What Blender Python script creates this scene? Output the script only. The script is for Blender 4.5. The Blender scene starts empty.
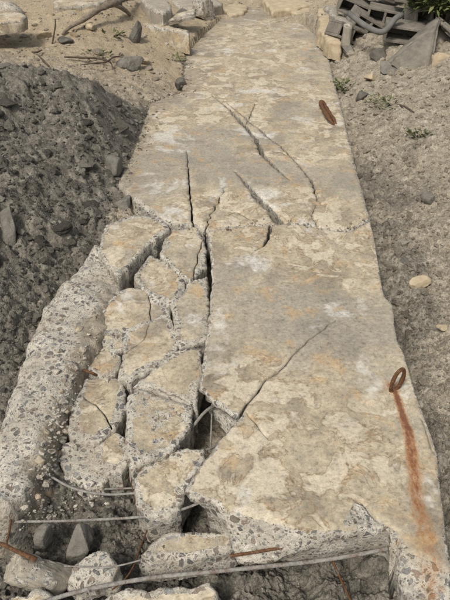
import bpy, bmesh, math, random
import numpy as np
from mathutils import Vector, Matrix
from mathutils.geometry import delaunay_2d_cdt

scene = bpy.context.scene
COL = scene.collection
# ------------------------------------------------------------------ camera
CAM_H = 1.6
PITCH = math.radians(35.0)
FPX = 643.0                                   # focal length in photo pixels (450 x 600)
cam_d = bpy.data.cameras.new('camera')
cam = bpy.data.objects.new('camera', cam_d); COL.objects.link(cam)
cam.location = (0, 0, CAM_H)
cam.rotation_euler = (math.pi/2 - PITCH, 0, 0)
cam_d.sensor_fit = 'VERTICAL'
cam_d.angle = 2*math.atan(300/FPX)
cam_d.clip_start = 0.02; cam_d.clip_end = 2000
scene.camera = cam
# ------------------------------------------------------------------ sky, sun, exposure
SUN_EL = math.radians(52); SUN_AZ = math.radians(-152)   # azimuth from +Y, clockwise: from the left, a little behind the camera
w = bpy.data.worlds.new('World'); scene.world = w; w.use_nodes = True
nt = w.node_tree
bg = nt.nodes['Background']
sky = nt.nodes.new('ShaderNodeTexSky'); sky.sky_type = 'NISHITA'; sky.sun_disc = False
sky.sun_elevation = SUN_EL; sky.sun_rotation = SUN_AZ
sky.air_density = 1.0; sky.dust_density = 4.0; sky.ozone_density = 1.0
hs = nt.nodes.new('ShaderNodeHueSaturation'); hs.inputs['Saturation'].default_value = 0.35
nt.links.new(sky.outputs[0], hs.inputs['Color']); nt.links.new(hs.outputs[0], bg.inputs[0])
bg.inputs[1].default_value = 0.075
sun_d = bpy.data.lights.new('sun', 'SUN'); sun_d.energy = 1.5; sun_d.angle = math.radians(11)
sun_d.color = (1.0, 0.94, 0.85)
sun = bpy.data.objects.new('sun', sun_d); COL.objects.link(sun)
sd = Vector((math.sin(SUN_AZ)*math.cos(SUN_EL), math.cos(SUN_AZ)*math.cos(SUN_EL), math.sin(SUN_EL)))
sun.rotation_euler = sd.to_track_quat('Z', 'Y').to_euler()
sun.location = (-2, -4, 8)
vs = scene.view_settings
scene.cycles.max_bounces = 3; scene.cycles.diffuse_bounces = 2; scene.cycles.glossy_bounces = 1
vs.view_transform = 'Standard'; vs.look = 'None'; vs.gamma = 1; vs.exposure = 0.82
try: vs.use_curve_mapping = False
except Exception: pass

# ------------------------------------------------------------------ helpers
SP, CP = math.sin(PITCH), math.cos(PITCH)
def P(px, py, z=0.0):
    a = (px-225)/FPX; b = -(py-300)/FPX
    d = (a, CP + b*SP, -SP + b*CP)
    t = (z-CAM_H)/d[2]
    return (a*t, d[1]*t, z)
def PY(px, py, y):
    """the point seen at a photo pixel that stands y metres ahead of the camera"""
    a = (px-225)/FPX; b = -(py-300)/FPX
    t = y/(CP+b*SP)
    return (a*t, y, CAM_H+(-SP+b*CP)*t)
def PXY(px, y, z):
    t = y*CP+(CAM_H-z)*SP
    return ((px-225)/FPX*t, y, z)
def PA(pts, z=0.0):
    return np.array([P(p[0], p[1], p[2] if len(p) > 2 else z)[:2] for p in pts])

def _hash(ix, iy, iz, seed):
    h = (ix*374761393 + iy*668265263 + iz*2147483647 + seed*1274126177) & 0xFFFFFFFF
    h = ((h ^ (h >> 13))*1274126177) & 0xFFFFFFFF
    h = ((h ^ (h >> 16))*2246822519) & 0xFFFFFFFF
    return ((h ^ (h >> 15)) & 0xFFFFFF)/float(0xFFFFFF)
def noise3(x, y, z, seed=0):
    x = np.asarray(x, float); y = np.asarray(y, float); z = np.asarray(z, float)+np.zeros_like(x)
    fx, fy, fz = np.floor(x), np.floor(y), np.floor(z)
    ix, iy, iz = fx.astype(np.int64), fy.astype(np.int64), fz.astype(np.int64)
    tx, ty, tz = x-fx, y-fy, z-fz
    sx, sy, sz = [t*t*t*(t*(t*6-15)+10) for t in (tx, ty, tz)]
    out = 0
    for dx in (0, 1):
        wx = sx if dx else 1-sx
        for dy in (0, 1):
            wy = sy if dy else 1-sy
            for dz in (0, 1):
                wz = sz if dz else 1-sz
                out = out + wx*wy*wz*_hash(ix+dx, iy+dy, iz+dz, seed)
    return out*2-1
def fbm(x, y, z=0.0, f=1.0, oct=4, seed=0, gain=.5, ridge=False):
    a = 1.0; s = 0; tot = 0
    for i in range(oct):
        n = noise3(np.asarray(x)*f+i*17.3, np.asarray(y)*f-i*9.1, np.asarray(z)*f+i*3.7, seed+i)
        if ridge: n = 1-2*np.abs(n)
        s = s+a*n; tot += a; a *= gain; f *= 2.03
    return s/tot
def worley2(x, y, f, seed=0):
    x = np.asarray(x)*f; y = np.asarray(y)*f
    ix = np.floor(x).astype(np.int64); iy = np.floor(y).astype(np.int64)
    d1 = np.full(x.shape, 9.0); cid = np.zeros(x.shape)
    for dx in (-1, 0, 1):
        for dy in (-1, 0, 1):
            cx = ix+dx+_hash(ix+dx, iy+dy, 0*ix, seed); cy = iy+dy+_hash(ix+dx, iy+dy, 0*ix+1, seed)
            d = np.hypot(x-cx, y-cy); r = _hash(ix+dx, iy+dy, 0*ix+2, seed)
            m = d < d1
            d1 = np.where(m, d, d1); cid = np.where(m, r, cid)
    return d1, cid
def smooth(a, b, x):
    t = np.clip((x-a)/(b-a), 0, 1); return t*t*(3-2*t)

def inside(poly, x, y):
    c = np.zeros(x.shape, bool); n = len(poly)
    for i in range(n):
        x1, y1 = poly[i]; x2, y2 = poly[(i+1) % n]
        if y1 == y2: continue
        m = ((y1 > y) != (y2 > y)) & (x < (x2-x1)*(y-y1)/(y2-y1)+x1)
        c ^= m
    return c
def segdist(x, y, A, B):
    """distance of points to a set of segments A->B"""
    d = np.full(x.shape, 1e9)
    for (ax, ay), (bx, by) in zip(A, B):
        vx, vy = bx-ax, by-ay; L = vx*vx+vy*vy+1e-12
        t = np.clip(((x-ax)*vx+(y-ay)*vy)/L, 0, 1)
        d = np.minimum(d, (x-ax-t*vx)**2+(y-ay-t*vy)**2)
    return np.sqrt(d)
def polydist(x, y, line):
    return segdist(x, y, line[:-1], line[1:])
def densify(poly, res, closed=True):
    out = []; n = len(poly)
    for i in range(n if closed else n-1):
        a, b = poly[i], poly[(i+1) % n]
        k = max(1, int(np.hypot(*(b-a))/res))
        for j in range(k): out.append(a+(b-a)*j/k)
    if not closed: out.append(poly[-1])
    return np.array(out)

def grow(p, d):
    a = p-np.roll(p, 1, 0); b = np.roll(p, -1, 0)-p
    n = np.stack([a[:, 1]/np.hypot(*a.T)+b[:, 1]/np.hypot(*b.T), -a[:, 0]/np.hypot(*a.T)-b[:, 0]/np.hypot(*b.T)], 1)
    n /= np.hypot(*n.T)[:, None]
    area = np.sum(p[:, 0]*np.roll(p[:, 1], -1)-np.roll(p[:, 0], -1)*p[:, 1])
    return p+n*d*(1 if area > 0 else -1)
def mesh_np(name, V, tris=None, quads=None, flat=False):
    me = bpy.data.meshes.new(name)
    V = np.asarray(V, np.float32)
    loops = []; starts = []; tot = []; s = 0
    parts = []
    if tris is not None and len(tris): parts.append(np.asarray(tris, np.int32))
    if quads is not None and len(quads): parts.append(np.asarray(quads, np.int32))
    li = np.concatenate([p.ravel() for p in parts])
    tot = np.concatenate([np.full(len(p), p.shape[1], np.int32) for p in parts])
    st = np.concatenate([[0], np.cumsum(tot)[:-1]]).astype(np.int32)
    me.vertices.add(len(V)); me.vertices.foreach_set('co', V.ravel())
    me.loops.add(len(li)); me.loops.foreach_set('vertex_index', li)
    me.polygons.add(len(tot)); me.polygons.foreach_set('loop_start', st)
    me.polygons.foreach_set('use_smooth', np.full(len(tot), not flat))
    me.update(calc_edges=True); me.validate()
    return me
def attr(me, name, arr):
    a = me.attributes.new(name, 'FLOAT', 'POINT'); a.data.foreach_set('value', np.asarray(arr, np.float32))
def link(name, me, mat, parent=None, loc=None):
    o = bpy.data.objects.new(name, me); COL.objects.link(o)
    if mat: me.materials.append(mat)
    if parent: o.parent = parent
    if loc is not None: o.location = loc
    return o
def tag(o, label, cat, group=None, kind=None):
    o['label'] = label
    if cat: o['category'] = cat
    if group: o['group'] = group
    if kind: o['kind'] = kind
    return o

# ------------------------------------------------------------------ materials
class N:
    def __init__(s, name):
        s.m = bpy.data.materials.new(name); s.m.use_nodes = True
        s.t = s.m.node_tree; s.b = s.t.nodes['Principled BSDF']
        s.b.inputs['Specular IOR Level'].default_value = 0.25
        s.pos = s.t.nodes.new('ShaderNodeNewGeometry').outputs['Position']
    def n(s, typ, **kw):
        x = s.t.nodes.new(typ)
        for k, v in kw.items(): setattr(x, k, v)
        return x
    def put(s, sock, v):
        if isinstance(v, bpy.types.NodeSocket): s.t.links.new(v, sock)
        elif v is not None: sock.default_value = v
    def scaled(s, sc, off=(0, 0, 0)):
        x = s.n('ShaderNodeMapping'); s.put(x.inputs['Vector'], s.pos)
        x.inputs['Scale'].default_value = sc if isinstance(sc, tuple) else (sc, sc, sc)
        x.inputs['Location'].default_value = off
        return x.outputs[0]
    def noise(s, scale, detail=4, rough=.55, dist=0, vec=None, color=False):
        x = s.n('ShaderNodeTexNoise'); s.put(x.inputs['Vector'], vec or s.pos)
        x.inputs['Scale'].default_value = scale; x.inputs['Detail'].default_value = detail
        x.inputs['Roughness'].default_value = rough; x.inputs['Distortion'].default_value = dist
        return x.outputs['Color' if color else 'Fac']
    def voro(s, scale, vec=None, feature='F1', rnd=1.0):
        x = s.n('ShaderNodeTexVoronoi', feature=feature); s.put(x.inputs['Vector'], vec or s.pos)
        x.inputs['Scale'].default_value = scale; x.inputs['Randomness'].default_value = rnd
        return x
    def ramp(s, fac, stops, interp='LINEAR'):
        x = s.n('ShaderNodeValToRGB'); s.put(x.inputs[0], fac); r = x.color_ramp; r.interpolation = interp
        while len(r.elements) < len(stops): r.elements.new(.5)
        for e, (p, c) in zip(r.elements, stops):
            e.position = p; e.color = (*c, 1) if isinstance(c, tuple) else (c, c, c, 1)
        return x.outputs[0]
    def math(s, op, a, b=None, c=None, clamp=False):
        x = s.n('ShaderNodeMath', operation=op, use_clamp=clamp)
        s.put(x.inputs[0], a); s.put(x.inputs[1], b)
        if c is not None: s.put(x.inputs[2], c)
        return x.outputs[0]
    def mix(s, f, a, b, mode='MIX'):
        x = s.n('ShaderNodeMix', data_type='RGBA', blend_type=mode)
        s.put(x.inputs[0], f)
        for k, v in ((6, a), (7, b)):
            s.put(x.inputs[k], (*v, 1) if isinstance(v, tuple) else v)
        return x.outputs[2]
    def attr(s, name):
        return s.n('ShaderNodeAttribute', attribute_name=name).outputs['Fac']
    def sstep(s, v, a, b):
        x = s.n('ShaderNodeMapRange', interpolation_type='SMOOTHSTEP'); s.put(x.inputs[0], v)
        x.inputs[1].default_value = a; x.inputs[2].default_value = b
        return x.outputs[0]
    def out(s, col, rough, height=None, dist=.01, strength=1.0):
        s.put(s.b.inputs['Base Color'], (*col, 1) if isinstance(col, tuple) else col)
        s.put(s.b.inputs['Roughness'], rough)
        if height is not None:
            bp = s.n('ShaderNodeBump'); bp.inputs['Distance'].default_value = dist; bp.inputs['Strength'].default_value = strength
            s.put(bp.inputs['Height'], height); s.put(s.b.inputs['Normal'], bp.outputs[0])
        return s.m

def aggregate(k, big=40.0):
    """broken concrete: dusty cement matrix with angular grey, brown and dark stones; returns colour, height"""
    wv = k.mix(0.016, k.pos, k.noise(34, 0, color=True), 'ADD')
    matrix = k.ramp(k.noise(14, 3, .7), [(.25, (.26, .238, .19)), (.45, (.385, .358, .295)), (.6, (.475, .445, .375)), (.78, (.58, .555, .485))])
    col, hgt = matrix, k.math('MULTIPLY', k.noise(120, 2, .8), .6)
    for sc, th, keep, ft in ((big, .10, .38, 'DISTANCE_TO_EDGE'), (big*2.3, .09, .45, 'DISTANCE_TO_EDGE'), (big*5.5, .34, .5, 'F1')):
        v = k.voro(sc, wv); ds = v.outputs['Distance']
        if ft != 'F1': ds = k.voro(sc, wv, feature=ft).outputs['Distance']
        sep = k.n('ShaderNodeSeparateColor'); k.put(sep.inputs[0], v.outputs['Color'])
        stone = k.ramp(sep.outputs[0], [(0, (.07, .07, .072)), (.22, (.135, .135, .132)), (.42, (.115, .088, .066)), (.55, (.20, .15, .112)),
                                        (.68, (.21, .212, .21)), (.82, (.32, .285, .235)), (.93, (.50, .47, .41))], 'CONSTANT')
        if ft == 'F1': dd = k.math('SUBTRACT', th, ds)
        else: dd = k.math('SUBTRACT', ds, k.math('MULTIPLY_ADD', sep.outputs[1], .16, th))
        m = k.math('MULTIPLY', k.sstep(dd, 0, .05), k.math('GREATER_THAN', sep.outputs[2], keep))
        col = k.mix(k.math('MULTIPLY', m, .85), col, stone)
        if sc == big: hgt = k.math('ADD', hgt, k.math('MULTIPLY', m, k.math('MULTIPLY_ADD', sep.outputs[1], 1.2*big/sc, -.35*big/sc)))
    col = k.mix(1.0, col, k.ramp(k.noise(85, 2, .8), [(.25, .62), (.5, 1.0), (.8, 1.25)]), 'MULTIPLY')
    dirt = k.sstep(k.noise(7, 3, .65), .48, .68)
    col = k.mix(k.math('MULTIPLY', dirt, .5), col, (.26, .215, .155))
    return col, hgt

def concrete_mat(name, grey=0.0, rust=False):
    k = N(name)
    # cast face: blotchy tan, cream and grey water stains
    n1 = k.noise(3.6, 4, .66, .3, vec=k.scaled((1.0, .85, 1.0)))
    base = k.ramp(n1, [(.27, (.215, .182, .13)), (.40, (.30, .255, .18)), (.47, (.36, .302, .208)), (.52, (.43, .365, .25)), (.58, (.36, .308, .218)),
                       (.66, (.32, .282, .212)), (.78, (.275, .25, .198))])
    zone = k.noise(1.1, 2, .6, .3, vec=k.scaled(1.0, (3.1, 7.7, 0)))
    base = k.mix(k.math('MULTIPLY', k.sstep(zone, .50, .64), .6), base, (.265, .245, .205))
    bl = k.sstep(zone, .60, .44)                         # blotches gather in some areas
    n3 = k.noise(7.5, 3, .7, .4, vec=k.scaled(1.0, (11, 2, 0)))
    base = k.mix(k.math('MULTIPLY', k.sstep(n3, .54, .68), .62), base, (.44, .295, .14))
    n4 = k.noise(7.5, 4, .62, .6, vec=k.scaled(1.0, (5, 21, 0)))
    base = k.mix(k.math('MULTIPLY', k.math('MULTIPLY', k.sstep(n4, .505, .57), bl), .62), base, (.57, .50, .375))
    band = k.math('SUBTRACT', 1.0, k.sstep(k.math('ABSOLUTE', k.math('SUBTRACT', n4, .505)), .0, .016))
    base = k.mix(k.math('MULTIPLY', k.math('MULTIPLY', band, bl), .75), base, (.24, .16, .085))
    n5 = k.noise(2.6, 4, .7, .4, vec=k.scaled(1.0, (1, 31, 0)))
    base = k.mix(k.math('MULTIPLY', k.sstep(n5, .575, .66), .68), base, (.56, .535, .48))
    fine = k.ramp(k.noise(70, 4, .86), [(.28, .36), (.42, .88), (.55, 1.05), (.72, 1.32)])
    base = k.mix(1.0, base, fine, 'MULTIPLY')
    nf = k.noise(30, 3, .75)
    base = k.mix(1.0, base, k.ramp(nf, [(.28, .66), (.42, .95), (.6, 1.04), (.75, 1.16)]), 'MULTIPLY')
    scr = k.sstep(k.noise(1.0, 2, .6, .3, vec=k.scaled((17, 6, 5), (2, 9, 4))), .73, .80)
    base = k.mix(k.math('MULTIPLY', scr, .45), base, (.66, .63, .57))
    hsv = k.n('ShaderNodeHueSaturation'); hsv.inputs['Saturation'].default_value = .94; k.put(hsv.inputs['Color'], base); base = hsv.outputs[0]
    if grey: base = k.mix(grey, base, (.27, .255, .22))
    ag, ah = aggregate(k)
    fr = k.attr('frac')
    f = k.math('ADD', fr, k.math('MULTIPLY', k.math('SUBTRACT', nf, .5), 1.3))
    f = k.sstep(f, .42, .56)
    col = k.mix(f, base, ag)
    # soil caught on the surface
    di = k.attr('soil')
    dn = k.sstep(k.math('ADD', di, k.math('MULTIPLY', k.math('SUBTRACT', k.noise(12, 3, .7), .5), 1.3)), .35, .75)
    col = k.mix(k.math('MULTIPLY', dn, .9), col, k.ramp(nf, [(.3, (.155, .13, .095)), (.7, (.35, .30, .222))]))
    if rust:
        r = k.attr('rust')
        rn = k.math('ADD', r, k.math('MULTIPLY', k.math('SUBTRACT', k.noise(44, 4, .8, vec=k.scaled((1.6, .6, 1))), .5), 1.5))
        rr = k.math('MULTIPLY', k.sstep(rn, .15, 1.0), k.sstep(r, .02, .25))
        col = k.mix(k.math('MULTIPLY', rr, .88), col, k.ramp(rn, [(.2, (.36, .25, .125)), (.55, (.33, .17, .06)), (.85, (.26, .095, .028)), (1, (.14, .045, .018))]))
    hc = k.math('MULTIPLY', k.noise(70, 4, .8), .42)
    h = k.n('ShaderNodeMix', data_type='FLOAT'); k.put(h.inputs[0], f); k.put(h.inputs[2], hc); k.put(h.inputs[3], ah)
    return k.out(col, .92, h.outputs[0], .007, 1.0)

def soil_mat():
    k = N('soil')
    n6 = k.noise(6, 3, .7)
    f = k.math('ADD', k.attr('dark'), k.math('MULTIPLY', k.math('SUBTRACT', n6, .5), .6), clamp=True)
    f = k.sstep(f, .2, .8)
    n12 = k.noise(15, 5, .75)
    tan = k.ramp(n12, [(.27, (.135, .114, .086)), (.43, (.265, .228, .17)), (.57, (.36, .315, .24)), (.73, (.47, .425, .34))])
    san = k.ramp(n6, [(.3, (.33, .26, .165)), (.7, (.46, .375, .25))])
    tan = k.mix(k.math('MULTIPLY', k.attr('sand'), .8), tan, san)
    drk = k.ramp(n12, [(.28, (.05, .045, .037)), (.42, (.112, .102, .083)), (.56, (.195, .178, .145)), (.72, (.32, .295, .24))])
    col = k.mix(f, tan, drk)
    g = k.noise(110, 2, .85)
    col = k.mix(1.0, col, k.ramp(g, [(.25, .45), (.5, 1.0), (.78, 1.4)]), 'MULTIPLY')
    v = k.voro(60); sep = k.n('ShaderNodeSeparateColor'); k.put(sep.inputs[0], v.outputs['Color'])
    peb = k.math('MULTIPLY', k.sstep(k.math('SUBTRACT', .26, v.outputs['Distance']), 0, .06), k.math('GREATER_THAN', sep.outputs[0], .9))
    col = k.mix(k.math('MULTIPLY', peb, .5), col, k.ramp(sep.outputs[1], [(0, (.12, .11, .10)), (.5, (.33, .30, .25)), (1, (.45, .42, .36))]))
    return k.out(col, .97, k.noise(60, 3, .85), .014, 1.0)

def clod_mat():
    k = N('clod')
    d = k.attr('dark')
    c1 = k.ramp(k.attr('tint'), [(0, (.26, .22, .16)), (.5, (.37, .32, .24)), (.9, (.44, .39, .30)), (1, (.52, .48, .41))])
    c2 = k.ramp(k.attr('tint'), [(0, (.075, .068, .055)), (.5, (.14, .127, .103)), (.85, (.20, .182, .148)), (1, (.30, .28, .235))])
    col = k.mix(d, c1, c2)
    col = k.mix(1.0, col, k.ramp(k.noise(120, 5, .75), [(.25, .6), (.75, 1.3)]), 'MULTIPLY')
    return k.out(col, .97, k.noise(110, 4, .8), .014, 1.0)

def rust_mat(name, amount):
    k = N(name)
    m = k.sstep(k.math('ADD', k.noise(30, 5, .7), amount-.5), .38, .62)
    rust = k.ramp(k.noise(110, 4, .8), [(.3, (.045, .024, .014)), (.5, (.115, .055, .026)), (.7, (.22, .115, .05))])
    steel = k.ramp(k.noise(90, 4, .7), [(.3, (.15, .14, .125)), (.7, (.33, .315, .28))])
    return k.out(k.mix(m, steel, rust), .75, k.noise(260, 4, .7), .002, 1.0)

def wood_mat(name, c1, c2):
    k = N(name)
    g = k.noise(9, 6, .65, vec=k.scaled((3, 1, 5)))
    col = k.ramp(g, [(.3, c1), (.7, c2)])
    return k.out(col, .9, k.noise(60, 5, .7), .006, 1.0)
def plain_mat(name, c1, c2, sc=12, bump=.006, bs=60):
    k = N(name)
    col = k.ramp(k.noise(sc, 6, .7), [(.3, c1), (.7, c2)])
    return k.out(col, .9, k.noise(bs, 5, .7), bump, 1.0)
def leaf_mat():
    k = N('leaf')
    ri = k.attr('tint')
    col = k.ramp(ri, [(0, (.05, .07, .022)), (.5, (.095, .115, .04)), (1, (.17, .17, .075))])
    return k.out(col, .6)

M_SLAB = concrete_mat('cast_concrete', 0.0, True)
M_FRAG = concrete_mat('fragment_concrete', 0.0)
M_GREY = concrete_mat('grey_concrete', 0.6)
M_SOIL = soil_mat(); M_CLOD = clod_mat()
M_RUST = rust_mat('rusty_steel', .72); M_BAR = rust_mat('weathered_steel', .40); M_STEEL = rust_mat('grey_steel', .22)
M_WOOD = wood_mat('grey_wood', (.10, .08, .06), (.28, .23, .17)); M_TWIG = wood_mat('twig_bark', (.05, .038, .028), (.13, .10, .07))
M_TAN = plain_mat('tan_stone', (.34, .27, .175), (.50, .42, .29))
M_STONE = plain_mat('grey_stone', (.12, .11, .092), (.25, .232, .195), 16, .014, 50)
M_DARK = plain_mat('dark_stone', (.085, .078, .065), (.18, .168, .142), 16, .012, 50)
M_BLOCK = plain_mat('block_concrete', (.11, .10, .082), (.26, .235, .19), 10, .01, 45)
M_PIPE = plain_mat('grey_plastic', (.09, .088, .08), (.17, .165, .15), 8, .001)
M_LEAF = leaf_mat()

# ------------------------------------------------------------------ terrain height field
CTRL = [(400,200,-.05),(385,260,-.05),(440,300,-.03),(420,360,-.06),(450,450,-.07),(455,560,-.12),(362,130,-.04),(345,70,-.01),(332,40,.05),
        (400,120,.05),(450,160,.08),(450,80,.22),(380,62,.15),(372,30,.24),(420,65,.2),(500,200,.12),(500,330,.03),
        (148,112,.02),(0,80,.45),(0,150,.28),(60,150,.22),(100,150,.13),(112,190,.0),(60,220,.04),
        (0,230,.12),(88,240,-.07),(42,290,-.09),(0,330,-.04),(-20,400,-.12),(-60,200,.3),(-60,100,.45),
        (20,40,.25),(100,50,.2),(150,40,.13),(60,10,.38),(160,60,.06),(168,92,.0),
        (255,8,.0),(300,16,.0),(225,14,.02),(250,-12,.16),(310,-4,.16),(100,0,.42),(350,0,.34),(450,0,.45),
        (70,400,-.16),(60,460,-.19),(110,500,-.27),(200,520,-.30),(210,430,-.32),(60,540,-.27),(20,580,-.25),(150,600,-.28),(300,580,-.30),
        (360,580,-.30),(10,500,-.2),(420,600,-.28),(150,300,-.17),(180,380,-.21),(130,255,-.14),(110,290,-.16),(120,420,-.2),
        (200,200,-.25),(300,200,-.25),(330,400,-.25),(260,100,-.25)]
_C = np.array([P(*c) for c in CTRL]+[PXY(65,4.15,.40),PXY(108,4.25,.36),PXY(30,4.3,.42),PXY(136,4.4,.16),PXY(85,4.2,.40),PXY(60,4.9,.20),PXY(100,5.0,.16),PXY(140,5.0,.06)])
def _tps_fit():
    n = len(_C); d = np.hypot(_C[:, None, 0]-_C[None, :, 0], _C[:, None, 1]-_C[None, :, 1])
    K = np.where(d > 0, d, 0)                      # linear kernel: no overshoot
    A = np.zeros((n+1, n+1)); A[:n, :n] = -K+np.eye(n)*.02; A[:n, n] = 1; A[n, :n] = 1
    return np.linalg.solve(A, np.concatenate([_C[:, 2], [0]]))
_W = _tps_fit()
SLAB_OUT = PA([(185,52),(222,20),(300,25),(317,37),(327,50),(333,77),(352,150),(370,220),(378,255),(384,295),(393,305),(396,332),(408,368),(425,420),
               (438,470),(446,530),(452,570),(405,600),(388,548),(235,555),(185,488),(235,417),(198,385),(210,260),(160,222),(117,182),(124,168),(134,150),(142,128),(150,104),(164,98),(182,92)])
def base_h(x, y):
    z = np.full(x.shape, _W[-1])
    for (cx, cy, cz), wgt in zip(_C, _W[:-1]):
        z -= wgt*np.hypot(x-cx, y-cy)
    r = np.hypot(x, y)
    far = .45+.25*fbm(x, y, 0, .12, 3, 77)+.6*smooth(20, 90, r)*fbm(x, y, 0, .02, 2, 78)
    z = np.clip(z, -.38, .7)
    t = smooth(8.5, 13, r)
    return z*(1-t)+far*t
def base_at(px, py):
    z = .2
    for _ in range(30):
        x, y, _z = P(px, py, z); z = .25*float(base_h(np.array([x]), np.array([y]))[0])+.75*z
    return P(px, py, z)[:2]
DARK_POLY = np.array([(-6, 4.9), PXY(0,4.75,.4)[:2], PXY(40,4.6,.4)[:2], PXY(70,4.42,.4)[:2], PXY(108,4.5,.35)[:2], PXY(140,4.75,.15)[:2], PXY(158,4.8,.0)[:2]]+
                     [base_at(*p) for p in [(150,112),(125,190),(112,250),(120,300),(120,480),(200,490),(395,545),(430,620)]]+[(.5, .2), (-6, .2)])
def dark_mask(x, y):
    """1 where the soil is coloured dark grey"""
    m = np.zeros(x.shape)
    poly = DARK_POLY
    d = segdist(x, y, poly, np.roll(poly, -1, 0)); s = np.where(inside(poly, x, y), d, -d)
    m = smooth(-.06, .10, s+.05*fbm(x, y, 0, 5, 3, 5))
    d2 = polydist(x, y, PA([(355,160,-.03),(372,225,-.04),(392,300,-.04),(420,390,-.05),(440,450,-.06)]))  # darker soil colour in a band along the slab's right edge
    m = np.maximum(m, .62*smooth(.42, .05, d2+.3*fbm(x, y, 0, 2.6, 3, 6)))
    m = np.maximum(m, .6*smooth(.0, .45, fbm(x, y, 9, 1.5, 3, 66))*smooth(5.6, 4.6, y)*smooth(.2, .5, x))
    lo = smooth(1.9, 1.3, y)*smooth(.2, .5, x)*.6
    return np.maximum(m, lo)
def sand_mask(x, y):
    s = smooth(4.6, 6.0, y)*smooth(.1, -.3, x)
    return np.clip(s+.6*smooth(7, 8, y), 0, 1)
def H(x, y, fine=True):
    x = np.asarray(x, float); y = np.asarray(y, float)
    z = base_h(x, y)
    wx = x+.05*fbm(x, y, 1, 4, 2, 11); wy = y+.05*fbm(x, y, 2, 4, 2, 12)
    dk = dark_mask(x, y); sa = sand_mask(x, y)
    amp = 1.0+.5*dk-.65*sa
    z = z+.05*amp*fbm(wx, wy, 0, 2.2, 3, 21)+.05*dk*fbm(wx, wy, 5, 3.6, 3, 28)
    c1, i1 = worley2(wx, wy, 7.5, 31); c2, i2 = worley2(wx, wy, 17, 32)
    z = z+amp*(.030*(.5-c1)*(i1 > .55)+.020*(.5-c2)*(i2 > .4))
    b = -fbm(wx, wy, 0, 5.5, 3, 22, .6, True)            # billows: rounded lumps with sharp creases
    z = z+.030*amp*b
    if fine:
        b2 = -fbm(x, y, 0, 24, 3, 25, .62, True)
        z = z+amp*(.020*b2*(.6+.6*smooth(-.4, .5, fbm(x, y, 0, 3, 2, 26)))+.006*fbm(x, y, 0, 95, 2, 24))
    ins = inside(SLAB_OUT, x, y)
    d = segdist(x, y, SLAB_OUT, np.roll(SLAB_OUT, -1, 0))
    under = np.where(ins, smooth(.05, .14, d), 0)
    z = np.where(ins, np.minimum(z, -.016)*(1-under)+np.minimum(z, -.22)*under, z)
    # keep the soil just below the slab surface along its edges
    lim = -.010+1.3*np.clip(d-.01, 0, None)+.5*np.clip(d-.25, 0, None)+.03*fbm(x, y, 0, 6, 3, 61)*smooth(0, .06, d)+.012*fbm(x, y, 0, 30, 2, 62)*smooth(0, .02, d)
    side = (~ins) & (d < .6) & (y < 6.3)
    return np.where(side, np.minimum(z, lim), z)
def on_ground(px, py, it=4):
    z = 0.0
    for _ in range(it):
        x, y, _z = P(px, py, z); z = float(H(np.array([x]), np.array([y]))[0])*.7+z*.3
    x, y, _z = P(px, py, z)
    return x, y, z

def build_ground():
    a = np.concatenate([np.linspace(-180, -46, 40)[:-1], np.linspace(-46, 46, 640)[:-1], np.linspace(46, 180, 40)])
    a = np.radians(a)[:-1]
    r = np.concatenate([np.geomspace(.05, .75, 14)[:-1], np.geomspace(.75, 10.5, 860)[:-1], np.geomspace(10.5, 420, 50)])
    R, A = np.meshgrid(r, a, indexing='ij')
    x = (R*np.sin(A)).ravel(); y = (R*np.cos(A)).ravel()
    z = H(x, y)
    nr, na = R.shape
    i = np.arange(nr-1)[:, None]; j = np.arange(na)[None, :]; j2 = (j+1) % na
    q = np.stack([i*na+j, i*na+j2, (i+1)*na+j2, (i+1)*na+j], -1).reshape(-1, 4)[:, ::-1]
    V = np.stack([x, y, z], 1)
    c = len(V); V = np.vstack([V, [[0, 0, z[:na].mean()]]])
    t = np.stack([np.full(na, c), np.arange(na), (np.arange(na)+1) % na], 1)[:, ::-1]
    me = mesh_np('ground', V, t, q)
    X, Y = V[:, 0], V[:, 1]
    attr(me, 'dark', dark_mask(X, Y)); attr(me, 'sand', sand_mask(X, Y))
    o = link('ground', me, M_SOIL); o['kind'] = 'structure'
    o['label'] = 'lumpy bare soil, dark grey on the mound and tan elsewhere'
build_ground()

# ------------------------------------------------------------------ broken concrete pieces
def crack(pts, wid, z=0.0, seed=0, jit=.6, res_px=3.5):
    """narrow polygon along a polyline in photo pixels; wid = widths in metres at each point"""
    c = np.array([P(p[0], p[1], z)[:2] for p in pts]); wd = np.array(wid, float)
    s = np.concatenate([[0], np.cumsum(np.hypot(*np.diff(c, axis=0).T))])
    n = max(6, int(s[-1]/.018)); t = np.linspace(0, s[-1], n)
    x = np.interp(t, s, c[:, 0]); y = np.interp(t, s, c[:, 1]); ww = np.interp(t, s, wd)
    dx, dy = np.gradient(x), np.gradient(y); L = np.hypot(dx, dy)+1e-9; nx, ny = -dy/L, dx/L
    k = jit*.012*fbm(t*1, np.zeros(n), seed, 28, 3, seed)
    k[0] = k[-1] = 0
    l1 = ww*.5*(1+.45*fbm(t, t*0, seed+5, 60, 2, seed+1)); l2 = ww*.5*(1+.45*fbm(t, t*0, seed+9, 60, 2, seed+2))
    a = np.stack([x+nx*(k+l1), y+ny*(k+l1)], 1); b = np.stack([x+nx*(k-l2), y+ny*(k-l2)], 1)
    return np.vstack([a, b[::-1]])

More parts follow.
